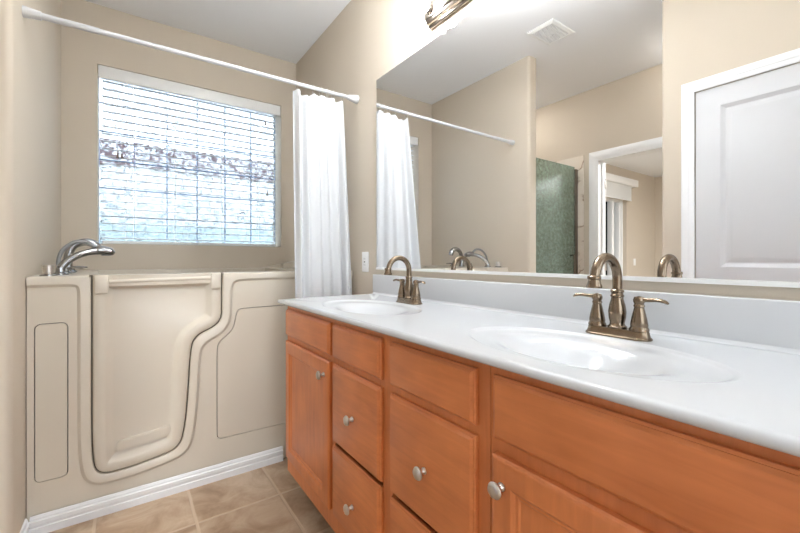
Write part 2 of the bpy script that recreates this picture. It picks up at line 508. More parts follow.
# baseboards
def base_profile(t):
    return [(0, 0), (t, 0), (t, .030), (t * .72, .033), (t * .72, .040), (t, .043), (t, .058), (t * .6, .062), (t * .6, .068), (t * .35, .076), (0, .078)]
bm = BM()
prism(bm, [(YT - .004 - t, z) for t, z in base_profile(.014)], XL + .014, 0.70, 'x')
tag(obj('baseboard_tub', bm, M['white_trim'], None, 20), 'ribbed white baseboard along the foot of the tub', 'baseboard', None, 'structure')
bm = BM()
prism(bm, [(XL + t, z) for t, z in base_profile(.014)], 1.942, YT - .005, 'y')
tag(obj('baseboard_left', bm, M['white_trim'], None, 20), 'white baseboard on the short wall beside the tub', 'baseboard', None, 'structure')
bm = BM()
prism(bm, [(XB + t, z) for t, z in base_profile(.014)], .99, OY0 - .09, 'y')
prism(bm, [(XL + t, z) for t, z in base_profile(.014)], .89, .965, 'y')
tag(obj('baseboard_near', bm, M['white_trim'], None, 20), 'white baseboard beside the closed door', 'baseboard', None, 'structure')

# ------------------------------------------------------------------ window with glass blocks
win = tag(bpy.data.objects.new('window_1', None), 'window of wavy glass blocks behind the blind', 'window', None, 'structure')
COL.objects.link(win); win.location = (WX0, YW + .13, WZ0)
YG = YW + .16
bm = BM()
nb = 6
cw, chh = (WX1 - WX0) / nb, (WZ1 - WZ0) / nb
for i in range(nb):
    for j in range(nb):
        box(bm, WX0 + i * cw + .004, WX0 + (i + 1) * cw - .004, YG, YG + .012, WZ0 + j * chh + .004, WZ0 + (j + 1) * chh - .004)
obj('glass_blocks', bm, M['block'], win, 0)
bm = BM()
for i in range(nb + 1):
    x = WX0 + i * cw
    box(bm, max(WX0, x - .003), min(WX1, x + .003), YG - .002, YG + .014, WZ0, WZ1)
for j in range(nb + 1):
    z = WZ0 + j * chh
    box(bm, WX0, WX1, YG - .0015, YG + .0135, max(WZ0, z - .003), min(WZ1, z + .003))
obj('block_joints', bm, M['mortar'], win, 0)

# ------------------------------------------------------------------ blind
bl = thing('window_blind', 'white horizontal slat blind in the window over the tub', 'window blind', ((WX0 + WX1) / 2, YW + .07, WZ1))
BY = YW + .082        # slat centre
bm = BM(); box(bm, WX0 + .004, WX1 - .004, YW + .004, YW + .022, WZ1 - .082, WZ1 - .002, .003)
box(bm, WX0 + .008, WX1 - .008, YW + .022, YW + .12, WZ1 - .050, WZ1 - .002, .002)
obj('valance', bm, M['white_plastic'], bl)
bm = BM()
pitch = .0495; tilt = math.radians(7)
z = WZ1 - .075
zs = []
while z > WZ0 + .035:
    zs.append(z); z -= pitch
for z in zs:
    hw = .0245
    r = bmesh.ops.create_cube(bm, size=1.0)
    for v in r['verts']:
        a = v.co.y * 2 * hw; c = v.co.z * .0042
        v.co = Vector(((WX0 + .022) + (v.co.x + .5) * (WX1 - WX0 - .046), BY + a * math.cos(tilt) - c * math.sin(tilt), z + a * math.sin(tilt) + c * math.cos(tilt)))
obj('slats', bm, M['slat'], bl, 0)
bm = BM(); box(bm, WX0 + .022, WX1 - .024, BY - .026, BY + .026, WZ0 + .004, WZ0 + .022, .003); obj('bottom_rail', bm, M['white_plastic'], bl)
bm = BM()
for x in (WX0 + .15, WX0 + .44, WX1 - .44, WX1 - .16):
    for dy in (-.029, .029):
        tube(bm, [(x, BY + dy, WZ0 + .02), (x, BY + dy, WZ1 - .06)], .0011, 6)
obj('ladder_cords', bm, M['white_plastic'], bl)
def cord(xs, zb, y=YW + .045):
    for x in xs:
        bm = BM(); tube(bm, [(x, y, zb), (x + .002, y, WZ1 - .07)], .0012, 6)
        c = obj('pull_cord', bm, M['white_plastic'], bl)
        bm = BM(); lathe(bm, [(0, .005), (.003, .004), (.005, -.012), (.0085, -.028), (.009, -.034), (0, -.036)], (x, y, zb), 'z', 12)
        tag(obj('tassel', bm, M['tassel'], c), 'dark wooden tassel')
cord((WX0 + .105, WX0 + .128), 1.822)
cord((WX1 - .115,), 2.235)
cord((WX1 - .100,), 1.665)

# ------------------------------------------------------------------ walk-in tub
tub = thing('walk_in_bathtub', 'beige walk-in bathtub with a shaped door under the window', 'bathtub', (.4, YT + .5, 0))
TT = 1.046
def smooth_path(pts, it=3):
    for _ in range(it):
        q = [pts[0]]
        for a, c in zip(pts[:-1], pts[1:]):
            q.append((a[0] * .75 + c[0] * .25, a[1] * .75 + c[1] * .25)); q.append((a[0] * .25 + c[0] * .75, a[1] * .25 + c[1] * .75))
        q.append(pts[-1]); pts = q
    return pts
def offset(path, d, closed=False):
    """shift an open (x,z) path to its left by d"""
    out = []
    n = len(path)
    for i in range(n):
        a = path[(i - 1) % n if closed else max(i - 1, 0)]; c = path[(i + 1) % n if closed else min(i + 1, n - 1)]
        tx, tz = c[0] - a[0], c[1] - a[1]; l = math.hypot(tx, tz) or 1
        out.append((path[i][0] - tz / l * d, path[i][1] + tx / l * d))
    return out
# door outline: from top left, down, along the bottom, up the right side (left of travel = inside)
raw = [(-.132, TT), (-.132, .60), (-.132, .27), (-.115, .175), (-.03, .168), (.10, .183), (.205, .205), (.228, .31), (.240, .46), (.250, .665), (.268, .735), (.36, .775), (.392, .815), (.392, .90), (.392, TT)]
hole = smooth_path(raw, 3)
door_edge = offset(hole, .005)
door_edge[0] = (door_edge[0][0], TT); door_edge[-1] = (door_edge[-1][0], TT)
# outer border of the raised band around the door
raw_b = [(XL + .003, 1.000), (-.25, 1.000), (-.188, 1.000), (-.180, .99), (-.178, .94), (-.178, .60), (-.178, .26), (-.152, .135), (-.03, .122), (.11, .137), (.245, .165), (.274, .30), (.286, .45), (.295, .635), (.308, .690), (.40, .735), (.438, .80), (.440, .90), (.442, .965), (.455, .998), (.50, 1.002), (.7, 1.003), (1.140, 1.003)]
band = smooth_path(raw_b, 3)
band_in = offset(band, .012)
band_in[0] = (band_in[0][0], 1.012); band_in[-1] = (band_in[-1][0], 1.015)
YB, YP = YT + .004, YT - .004         # body plane, band plane
def loop_fill(bm, loops):
    es = []
    for vs in loops:
        for i in range(len(vs)):
            es.append(bm.edges.get((vs[i], vs[(i + 1) % len(vs)])) or bm.edges.new((vs[i], vs[(i + 1) % len(vs)])))
    r = bmesh.ops.triangle_fill(bm, use_beauty=True, use_dissolve=False, edges=es, normal=(0, -1, 0))
    return [g for g in r['geom'] if isinstance(g, bmesh.types.BMFace)]
def strip(bm, A, B, closed=False):
    n = len(A)
    for i in range(n if closed else n - 1):
        j = (i + 1) % n
        bm.faces.new((A[i], A[j], B[j], B[i]))
lp = round_rect(-.313, -.207, .203, .852, .022)
raw_rp = [(1.02, .80), (1.0, .858), (.95, .860), (.70, .860), (.51, .860), (.463, .855), (.452, .80), (.443, .755), (.415, .728), (.375, .695), (.366, .660), (.366, .50), (.366, .24), (.370, .200), (.41, .198), (.80, .196), (1.0, .196), (1.02, .25)]
def closed_smooth(p, it=2):
    for _ in range(it):
        q = []
        for i in range(len(p)):
            a, c = p[i], p[(i + 1) % len(p)]
            q.append((a[0] * .75 + c[0] * .25, a[1] * .75 + c[1] * .25)); q.append((a[0] * .25 + c[0] * .75, a[1] * .25 + c[1] * .75))
        p = q
    return p
rp = closed_smooth(raw_rp)
bm = BM()
V = lambda p, y: bm.verts.new((p[0], y, p[1]))
vb = [V(p, YB) for p in band]; vi = [V(p, YP) for p in band_in]
strip(bm, vb, vi)
vr = [V((1.140, 0.004), YB), V((XL + .003, 0.004), YB)]
vlp = [V(p, YB) for p in lp]; vrp = [V(p, YB) for p in rp]
loop_fill(bm, [vb + vr, vlp, vrp])
for vs in (vlp, vrp):                                     # grooves round the access panels
    back = [bm.verts.new((v.co.x, YB + .012, v.co.z)) for v in vs]
    strip(bm, vs, back, True)
# raised band with rounded lip into the door gap
h0 = offset(hole, -.008); h0[0] = (h0[0][0], TT - .012); h0[-1] = (h0[-1][0], TT - .012)
h1 = offset(hole, -.002); h1[0] = (h1[0][0], TT - .008); h1[-1] = (h1[-1][0], TT - .008)
vh0 = [V(p, YP) for p in h0]; vh1 = [V(p, YP + .003) for p in h1]; vh2 = [V(p, YP + .009) for p in hole]; vh3 = [V(p, YP + .04) for p in hole]
strip(bm, vh0, vh1); strip(bm, vh1, vh2); strip(bm, vh2, vh3)
tl = V((XL + .003, TT - .012), YP); trt = V((1.140, TT - .012), YP)
loop_fill(bm, [vi + [trt] + vh0[::-1] + [tl]])
# rounded front rim left and right of the door, and the deck
def rim(xa, xb, pts=((YP, TT - .012), (YP + .002, TT - .005), (YP + .008, TT - .001), (YP + .015, TT))):
    A = [bm.verts.new((xa, y, z)) for y, z in pts]; B = [bm.verts.new((xb, y, z)) for y, z in pts]
    strip(bm, A, B)
rim(XL + .003, h0[0][0]); rim(h0[-1][0], 1.140)
def quad(*ps):
    bm.faces.new([bm.verts.new(p) for p in ps])
yf = YP + .015
IX0, IX1, IY0, IY1 = -.15, .86, 2.235, 3.02
quad((XL + .003, yf, TT), (h0[0][0], yf, TT), (h0[0][0], IY0, TT), (XL + .003, IY0, TT))
quad((h0[0][0], 2.19, TT), (h0[-1][0], 2.19, TT), (h0[-1][0], IY0, TT), (h0[0][0], IY0, TT))
quad((h0[-1][0], yf, TT), (1.14, yf, TT), (1.14, IY0, TT), (h0[-1][0], IY0, TT))
quad((XL + .003, IY0, TT), (IX0, IY0, TT), (IX0, IY1, TT), (XL + .003, IY1, TT))
quad((IX1, IY0, TT), (1.14, IY0, TT), (1.14, IY1, TT), (IX1, IY1, TT))
quad((XL + .003, IY1, TT), (1.14, IY1, TT), (1.14, 3.13, TT), (XL + .003, 3.13, TT))
for a, c in (((IX0, IY0), (IX1, IY0)), ((IX1, IY0), (IX1, IY1)), ((IX1, IY1), (IX0, IY1)), ((IX0, IY1), (IX0, IY0))):
    quad((a[0], a[1], TT), (c[0], c[1], TT), (c[0], c[1], .12), (a[0], a[1], .12))
quad((IX0, IY0, .12), (IX1, IY0, .12), (IX1, IY1, .12), (IX0, IY1, .12))
bmesh.ops.remove_doubles(bm, verts=bm.verts, dist=1e-5)
bmesh.ops.recalc_face_normals(bm, faces=bm.faces)
obj('tub_body', bm, M['tub'], tub, 30)
bm = BM(); box(bm, .40, IX1 - .001, IY0 + .001, IY1 - .001, .121, .55, .03, 4); obj('seat', bm, M['tub'], tub)
# raised back rest end
for xa, xb, za, zb_, yf_ in ((.862, 1.008, TT + .002, TT + .030, 3.085), (1.0085, 1.138, TT + .031, TT + .058, 3.045)):
    bm = BM(); prism(bm, [(xa, TT - .004), (xa, za), (xb, zb_), (xb, TT - .004)], yf_, 3.128, 'y')
    bmesh.ops.bevel(bm, geom=bm.edges[:], offset=.0018, segments=2, affect='EDGES')
    obj('headrest', bm, M['tub'], tub)
# dark seal in the door gap
bm = BM()
A = [bm.verts.new((p[0], YP + .016, p[1])) for p in offset(hole, -.003)]; B = [bm.verts.new((p[0], YP + .016, p[1])) for p in offset(hole, .012)]
strip(bm, A, B)
A2 = [bm.verts.new((v.co.x, v.co.y + .01, v.co.z)) for v in A]; B2 = [bm.verts.new((v.co.x, v.co.y + .01, v.co.z)) for v in B]
strip(bm, A2, B2); strip(bm, A, A2); strip(bm, B, B2)
tag(obj('door_seal', bm, M['seam'], tub, 0), 'dark door seal')
# the door
bm = BM()
def dr(d, y, top):
    p = offset(door_edge, d)
    p = [(x, min(z, top)) for x, z in p]
    p[0] = (p[0][0], top); p[-1] = (p[-1][0], top)
    return [V(q, y) for q in p]
def fit_top(path, top):
    return path
rings = [dr(0, YP + .05, TT), dr(0, YP + .008, TT), dr(.002, YP + .003, TT), dr(.007, YP, TT), dr(.036, YP, TT - .035), dr(.048, YP + .004, TT - .05), dr(.064, YP + .020, TT - .06), dr(.075, YP + .024, TT - .065)]
for a, c in zip(rings[:-1], rings[1:]):
    strip(bm, a, c)
# closing faces at the top between consecutive rings' end points, and the recessed floor
fl = rings[-1]
loop_fill(bm, [fl])
for a, c in zip(rings[3:-1], rings[4:]):
    bm.faces.new((a[0], c[0], c[-1], a[-1]))
bm.faces.new((rings[0][0], rings[1][0], rings[2][0], rings[3][0], rings[3][-1], rings[2][-1], rings[1][-1], rings[0][-1]))
bmesh.ops.remove_doubles(bm, verts=bm.verts, dist=1e-5)
bmesh.ops.recalc_face_normals(bm, faces=bm.faces)
td = obj('door', bm, M['tub'], tub, 40)
bm = BM()
# ledge at the bottom of the recess
prism(bm, smooth_path([(-.045, .255), (-.045, .292), (-.03, .300), (.15, .318), (.165, .330), (.172, .29), (.15, .272)], 2), YP + .010, YP + .03, 'y')
bmesh.ops.bevel(bm, geom=[e for e in bm.edges], offset=.004, segments=2, affect='EDGES')
obj('step_ledge', bm, M['tub'], td)
bm = BM(); tube(bm, [(-.075, YP + .010, TT - .028), (.345, YP + .010, TT - .024)], .0135, 18); obj('grip_bar', bm, M['tub'], td)
for x0, x1 in ((-.122, -.070), (.338, .385)):
    bm = BM(); box(bm, x0, x1, YP - .008, YP + .045, TT - .082, TT + .002, .007, 4); obj('grip_bracket', bm, M['tub'], td)
# access panels
bm = BM()
for poly in (lp, rp):
    pass
prism(bm, [(x, z) for x, z in offset(lp, .0035, True)], YB - .001, YB + .011, 'y'); obj('access_panel', bm, M['tub'], tub)
bm = BM(); q = offset(rp, -.0035, True); q2 = offset(rp, .0035, True)
area = lambda p: abs(sum(p[i][0] * p[(i + 1) % len(p)][1] - p[(i + 1) % len(p)][0] * p[i][1] for i in range(len(p))))
prism(bm, min((q, q2), key=area), YB - .001, YB + .011, 'y'); obj('access_panel', bm, M['tub'], tub)
# dark back of the panel grooves
for xa, xb in ((-.33, -.19), (.35, 1.04)):
    bm = BM(); box(bm, xa, xb, YB + .0125, YB + .016, .18, .88)
    tag(obj('panel_seal', bm, M['seam'], tub, 0), 'dark joint round the panel')

# ------------------------------------------------------------------ tub fittings
def arc(c, r, a0, a1, n, plane=lambda c, u, v: None):
    return [plane(c, r * math.cos(math.radians(a0 + (a1 - a0) * i / n)), r * math.sin(math.radians(a0 + (a1 - a0) * i / n))) for i in range(n + 1)]
def spline(pts, n=6):
    P = [Vector(p) for p in pts]
    out = []
    for i in range(len(P) - 1):
        p0, p1, p2, p3 = P[max(i - 1, 0)], P[i], P[i + 1], P[min(i + 2, len(P) - 1)]
        for k in range(n):
            t = k / n
            out.append(.5 * ((2 * p1) + (p2 - p0) * t + (2 * p0 - 5 * p1 + 4 * p2 - p3) * t * t + (3 * p1 - p0 - 3 * p2 + p3) * t ** 3))
    out.append(P[-1])
    return out
def lerp(a, c, t): return a + (c - a) * t
def rads(keys, n):
    out = []
    for i in range(n):
        t = i / (n - 1) * (len(keys) - 1); k = min(int(t), len(keys) - 2)
        out.append(lerp(keys[k], keys[k + 1], t - k))
    return out
k0 = (-.275, 2.185, TT)
kn = thing('tub_valve_knob', 'short square chrome valve knob at the front left corner of the tub deck', 'valve knob', k0)
bm = BM(); lathe(bm, [(.030, .0005), (.030, .004), (.024, .008), (0, .008)], k0, 'z', 24); obj('escutcheon', bm, M['chrome'], kn)
bm = BM(); lathe(bm, [(.014, .0085), (.014, .012), (.019, .014), (.020, .044), (.017, .047), (0, .048)], k0, 'z', 20); obj('grip', bm, M['nickel'], kn)
h0_ = (-.247, 2.275, TT)
hs = thing('hand_shower', 'arched chrome hand shower resting on the tub deck', 'hand shower', h0_)
bm = BM(); lathe(bm, [(.028, .0005), (.028, .006), (.018, .014), (.016, .034), (0, .036)], h0_, 'z', 24); obj('holder', bm, M['chrome'], hs)
pts = spline([(-.247, 2.275, TT + .030), (-.225, 2.286, TT + .062), (-.190, 2.302, TT + .088), (-.150, 2.322, TT + .104), (-.118, 2.336, TT + .109)])
bm = BM(); tube(bm, pts, rads([.017, .016, .0155, .0155, .017], len(pts)), 16); obj('handle', bm, M['chrome'], hs)
bm = BM()
hp = spline([(-.128, 2.332, TT + .111), (-.105, 2.343, TT + .113), (-.080, 2.355, TT + .108), (-.062, 2.364, TT + .098)])
tube(bm, hp, rads([.017, .028, .033, .018], len(hp)), 18, True, rads([1, .75, .62, .6], len(hp))); sh = obj('spray_head', bm, M['chrome'], hs)
bm = BM(); lathe(bm, [(0, -.004), (.018, -.004), (.020, .0), (.018, .006), (0, .006)], (-.088, 2.352, TT + .091), 'z', 20)
tag(obj('spray_face', bm, M['chrome_dark'], sh), 'dark spray face')
pts = spline([(-.250, 2.285, TT + .020), (-.256, 2.290, TT + .060), (-.243, 2.300, TT + .110), (-.205, 2.316, TT + .148), (-.160, 2.332, TT + .150), (-.128, 2.340, TT + .125)])
bm = BM(); tube(bm, pts, .0085, 12); tag(obj('hose', bm, M['chrome_dark'], hs), 'dark grey looped hose')
f0 = (-.253, 2.60, TT)
tf = thing('tub_faucet', 'chrome gooseneck tub filler with two levers on the tub deck', 'faucet', f0)
bm = BM(); lathe(bm, [(.030, .0005), (.030, .006), (.020, .016), (.018, .040), (0, .041)], f0, 'z', 24); obj('base', bm, M['chrome'], tf)
pts = spline([(-.253, 2.60, TT + .03), (-.252, 2.60, TT + .09), (-.230, 2.602, TT + .140), (-.185, 2.606, TT + .160), (-.145, 2.61, TT + .145), (-.130, 2.612, TT + .105)])
bm = BM(); tube(bm, pts, rads([.019, .018, .018, .020, .021, .021], len(pts)), 16); obj('spout', bm, M['chrome'], tf)
for y, s in ((2.49, -1), (2.72, 1)):
    bm = BM(); lathe(bm, [(.026, .0005), (.026, .005), (.017, .012), (.015, .030), (0, .032)], (-.253, y, TT), 'z', 22)
    hb = obj('handle', bm, M['chrome'], tf)
    bm = BM(); tube(bm, [(-.253, y, TT + .024), (-.222, y + s * .006, TT + .029), (-.185, y + s * .012, TT + .025)], [.008, .007, .009], 12, True, [1, .7, .5]); obj('lever', bm, M['chrome'], hb)

# ------------------------------------------------------------------ curtain rod, rings, curtain
RY = 2.079
rz = lambda x: 2.086 + (x - XL) / (D - XL) * .008
rd = thing('curtain_rod', 'white tension rod spanning the tub alcove', 'curtain rod', ((XL + D) / 2, RY, rz(.4)))
bm = BM(); tube(bm, [(XL + .03, RY, rz(XL)), (-.10, RY, rz(-.1))], .0130, 20); obj('outer_tube', bm, M['rod'], rd)
bm = BM(); tube(bm, [(-.10, RY, rz(-.1)), (WR - .03, RY, rz(WR))], .0108, 20); obj('inner_tube', bm, M['rod'], rd)
bm = BM(); tube(bm, [(XL + .001, RY, rz(XL)), (XL + .004, RY, rz(XL)), (XL + .055, RY, rz(XL) )], [.021, .0215, .0165], 22); obj('end_cap', bm, M['rod'], rd)
bm = BM(); tube(bm, [(WR - .001, RY, rz(WR)), (WR - .006, RY, rz(WR)), (WR - .065, RY, rz(WR))], [.025, .026, .0145], 22); obj('end_cap', bm, M['rod'], rd)

ring_x = [.765, .862, .908, .948, .985, 1.045]
ring_names = ['first chrome ring from the window end of the shower curtain', 'second chrome ring from the window end of the shower curtain', 'third chrome ring from the window end of the shower curtain',
              'fourth chrome ring of the shower curtain, near its middle', 'second to last chrome ring of the curtain beside the mirror wall', 'last chrome ring of the curtain beside the mirror wall']
bm = BM()
pts = [(0, .019 * math.cos(t), -.008 + .023 * math.sin(t)) for t in [2 * PI * i / 24 for i in range(25)]]
tube(bm, pts, .0019, 8)
ring0 = obj('curtain_ring', bm, M['nickel'])
for i, x in enumerate(ring_x):
    o = ring0 if i == 0 else copy_tree(ring0)
    o.location = (x, RY, rz(x)); o.rotation_euler = (0, 0, math.radians(random.uniform(-12, 12)))
    tag(o, ring_names[i], 'curtain ring', 'rings holding the shower curtain')

bm = BM()
nu, nv = 150, 40
ztop = lambda x: min(2.060, 2.060)
grid = []
def top_z(x):
    # sag between rings
    xs = ring_x
    if x <= xs[0]: return 2.060 - (xs[0] - x) * .2
    if x >= xs[-1]: return 2.060 - (x - xs[-1]) * .6
    for a, c in zip(xs[:-1], xs[1:]):
        if a <= x <= c:
            t = (x - a) / (c - a)
            return 2.060 - .9 * (c - a) ** 1.5 * 4 * t * (1 - t)
    return 2.05
for j in range(nv + 1):
    t = j / nv
    row = []
    for i in range(nu + 1):
        s = i / nu
        xt = lerp(.745, 1.050, s); xb = lerp(.712, 1.105, s)
        tt = min(1.0, t / .62)
        x = lerp(xt, xb, tt ** .9) + .004 * math.sin(s * 33 + 1) * (.4 + .6 * t)
        zt = top_z(xt)
        z = lerp(zt, .22, t)
        ph = s ** .9 * 2 * PI * 6.2
        amp = lerp(.017, .020, t) * (.6 + .4 * math.sin(s * 9.0 + .6))
        y = RY - .008 + amp * math.sin(ph + .4 * math.sin(t * 2.2 + s * 5)) + .004 * math.sin(s * 52 + 2 * t)
        y -= .115 * tt * max(0, 1 - s * 1.15) ** 1.2 + .012 * t
        y += max(0, .12 - s) * .15 * (1 - t)
        row.append(bm.verts.new((x, min(y, YP - .014), z)))
    grid.append(row)
for j in range(nv):
    for i in range(nu):
        bm.faces.new((grid[j][i], grid[j][i + 1], grid[j + 1][i + 1], grid[j + 1][i]))
cu = obj('shower_curtain', bm, M['curtain'], None, 180)
sol = cu.modifiers.new('thick', 'SOLIDIFY'); sol.thickness = .0012
tag(cu, 'white fabric shower curtain gathered beside the mirror wall', 'shower curtain')

# ------------------------------------------------------------------ vanity
CX0, CY0, CY1, CZ = .588, -.35, 1.858, .923
ct = thing('vanity_countertop', 'glossy white vanity countertop with two oval moulded sinks', 'countertop', (.87, .75, CZ))
sinks = [(.812, 1.372), (.812, .478)]
SA, SB = .167, .287           # outer oval half sizes (x, y)
bm = BM()
NS = 96
xr0, xr1 = CX0 + .012, D - .018
ybreaks = [CY1 - .008]
def ring_patch(cx, cy, y0, y1):
    angs = sorted([2 * PI * k / NS for k in range(NS)])
    cor = [math.atan2(yy - cy, xx - cx) % (2 * PI) for xx in (xr0, xr1) for yy in (y0, y1)]
    for c in cor:
        i = min(range(len(angs)), key=lambda q: abs(angs[q] - c)); angs[i] = c
    inner, outer = [], []
    for a in angs:
        ca, sa = math.cos(a), math.sin(a)
        r = 1 / math.sqrt((ca / SA) ** 2 + (sa / SB) ** 2)
        inner.append(bm.verts.new((cx + r * ca, cy + r * sa, CZ)))
        k = min([((xr1 if ca > 0 else xr0) - cx) / ca if abs(ca) > 1e-9 else 1e9, ((y1 if sa > 0 else y0) - cy) / sa if abs(sa) > 1e-9 else 1e9])
        outer.append(bm.verts.new((cx + k * ca, cy + k * sa, CZ)))
    for i in range(NS):
        j = (i + 1) % NS
        bm.faces.new((inner[i], outer[i], outer[j], inner[j]))
    return angs
angs1 = ring_patch(*sinks[0], .925, CY1 - .010)
angs2 = ring_patch(*sinks[1], .05, .925)
def q4(a, c, d, e): bm.faces.new([bm.verts.new(p) for p in (a, c, d, e)])
q4((xr0, CY0, CZ), (xr1, CY0, CZ), (xr1, .05, CZ), (xr0, .05, CZ))
# rounded front and left edges, underside, back
prof = [(0, 0), (-.006, -.001), (-.010, -.004), (-.012, -.009), (-.012, -.014), (-.009, -.018), (-.004, -.020)]
A, B = [], []
for dx, dz in prof:
    A.append(bm.verts.new((xr0 + dx, CY0, CZ + dz))); B.append(bm.verts.new((xr0 + dx, CY1 - .010 - dx * .8, CZ + dz)))
strip(bm, A, B)
C = [bm.verts.new((xr1, CY1 - .010 - dx * .8, CZ + dz)) for dx, dz in prof]
strip(bm, B, C)
q4((xr0 - .004, CY0, CZ - .020), (xr0 - .004, CY1 - .005, CZ - .020), (xr0 + .03, CY1 - .005, CZ - .020), (xr0 + .03, CY0, CZ - .020))
q4((xr0, CY1 - .04, CZ - .020), (xr1, CY1 - .04, CZ - .020), (xr1, CY1 - .004, CZ - .020), (xr0, CY1 - .004, CZ - .020))
q4((xr1, CY0, CZ), (xr1, CY1 - .010, CZ), (xr1, CY1 - .010, CZ - .02), (xr1, CY0, CZ - .02))
bmesh.ops.remove_doubles(bm, verts=bm.verts, dist=1e-5)
bmesh.ops.recalc_face_normals(bm, faces=bm.faces)
obj('slab', bm, M['counter'], ct, 40)
# basins: rim ring, shallow dish, bowl
for (cx, cy), angs in zip(sinks, (angs1, angs2)):
    bm = BM()
    pr = [(1.0, 0, 0), (.985, -.0005, 0), (.965, -.0025, 0), (.945, -.0048, 0), (.92, -.0060, 0), (.86, -.0072, 0)]
    pr += [(f, -.008 - .085 * (.5 + .5 * math.cos(PI * f / .80)), 0) for f in (.80, .76, .72, .67, .61, .54, .46, .37, .27, .17, .11)]
    rg = []
    for f, dz, _ in pr:
        row = []
        for a in angs:
            ca, sa = math.cos(a), math.sin(a)
            r = 1 / math.sqrt((ca / SA) ** 2 + (sa / SB) ** 2)
            row.append(bm.verts.new((cx + r * ca * f, cy + r * sa * f, CZ + dz)))
        rg.append(row)
    for a, c in zip(rg[:-1], rg[1:]):
        strip(bm, a, c, True)
    bm.faces.new(rg[-1])
    bmesh.ops.recalc_face_normals(bm, faces=bm.faces)
    if sum(f.normal.z for f in bm.faces) < 0:
        bmesh.ops.reverse_faces(bm, faces=bm.faces)
    sb = obj('sink_basin', bm, M['counter'], ct, 60)
    bm = BM(); lathe(bm, [(0, -.0890), (.016, -.0890), (.021, -.0880), (.024, -.0902), (.022, -.0920)], (cx, cy, CZ), 'z', 24)
    tag(obj('drain', bm, M['bronze'], sb), 'bronze drain')
bm = BM(); box(bm, D - .020, D + .004, CY0, CY1, CZ - .001, 1.031, .004, 3)
prism(bm, [(D - .019, CZ - .0005), (D - .030, CZ + .0005), (D - .025, CZ + .002), (D - .022, CZ + .005), (D - .019, CZ + .012)], CY0, CY1 - .01, 'y')
obj('backsplash', bm, M['counter'], ct)

# cabinets
FX = .622          # face frame plane
TH = .019          # drawer front thickness
KX = FX - TH       # front plane of doors
def slab_front(bm, y0, y1, z0, z1):
    """drawer front with a routed edge"""
    b_ = .011
    A = [(FX - .0002, y0, z0), (FX - .0002, y1, z0), (FX - .0002, y1, z1), (FX - .0002, y0, z1)]
    levels = [(0, FX - .0003), (0, FX - .0085), (.004, FX - .0115), (.0045, FX - .0135), (.010, KX + .0005), (.012, KX)]
    rows = []
    for d, x in levels:
        rows.append([bm.verts.new(p) for p in ((x, y0 + d, z0 + d), (x, y1 - d, z0 + d), (x, y1 - d, z1 - d), (x, y0 + d, z1 - d))])
    for a, c in zip(rows[:-1], rows[1:]):
        strip(bm, a, c, True)
    bm.faces.new(rows[-1]); bm.faces.new(rows[0])
    bmesh.ops.recalc_face_normals(bm, faces=bm.faces)
def knob_mesh():
    bm = BM()
    lathe(bm, [(.0085, -.0002), (.0085, -.003), (.0055, -.006), (.0048, -.013), (.007, -.017), (.0155, -.0195), (.0165, -.0225), (.0135, -.027), (.007, -.0295), (0, -.030)], (0, 0, 0), 'x', 24, 1.0, 1.0)
    return bm
knob_me = None
def add_knob(parent, y, z):
    global knob_me
    if knob_me is None:
        k = obj('knob', knob_mesh(), M['nickel'], None, 40); knob_me = k.data
    else:
        k = bpy.data.objects.new('knob', knob_me); COL.objects.link(k)
    k.parent = parent
    k.location = Vector((KX, y, z)) - wloc(parent)
    tag(k, 'satin nickel knob')
def panel_door(name, parent, y0, y1, z0, z1, st=.058):
    bm = BM()
    rows = []
    for d, x in [(0, FX - .0003), (0, FX - .012), (.004, FX - .016), (.010, KX + .0005), (.012, KX), (st - .008, KX), (st - .004, KX + .002), (st, KX + .006), (st + .006, KX + .007), (st + .009, KX + .0095)]:
        rows.append([bm.verts.new(p) for p in ((x, y0 + d, z0 + d), (x, y1 - d, z0 + d), (x, y1 - d, z1 - d), (x, y0 + d, z1 - d))])
    for a, c in zip(rows[:-1], rows[1:]):
        strip(bm, a, c, True)
    bm.faces.new(rows[0])
    bmesh.ops.recalc_face_normals(bm, faces=bm.faces)
    d_ = obj(name, bm, M['wood_v'], parent, 20)
    bm = BM(); e = st + .0085; box(bm, KX + .0095, FX - .001, y0 + e, y1 - e, z0 + e, z1 - e); obj('panel', bm, M['wood_v'], d_, 0)
    return d_
def cabinet(label, y0, y1, openings, stiles):
    cab = thing('vanity_cabinet', label, 'vanity cabinet', (.87, (y0 + y1) / 2, 0), 'stained wooden cabinets under the countertop')
    ztop = CZ - .0205
    bm = BM()
    for p, q in zip(stiles[:-1], stiles[1:]):
        box(bm, FX, FX + .02, p[1], q[0], ztop - .03, ztop); box(bm, FX, FX + .02, p[1], q[0], .11, .195)
        box(bm, FX, FX + .02, p[1], q[0], .715, .765)
    for a, c in stiles:
        box(bm, FX, FX + .02, a, c, .11, ztop)
    obj('face_frame', bm, M['wood_v'], cab, 0)
    bm = BM()
    box(bm, FX + .02, 1.140, y0, y0 + .016, .11, .76); box(bm, FX + .02, 1.140, y1 - .016, y1, .11, ztop if y1 > 1 else .76)
    box(bm, FX + .02, 1.140, y0 + .016, y1 - .016, .11, .128); box(bm, 1.130, 1.140, y0 + .016, y1 - .016, .128, .74)
    obj('carcass', bm, M['wood_v'], cab, 0)
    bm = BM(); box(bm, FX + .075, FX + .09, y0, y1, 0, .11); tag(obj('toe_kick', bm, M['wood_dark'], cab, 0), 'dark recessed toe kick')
    return cab
c1 = cabinet('longer reddish wooden vanity cabinet with drawer stacks, nearest the tub', .551, 1.812, None, [(.551, .585), (.915, .968), (1.287, 1.321), (1.790, 1.812)])
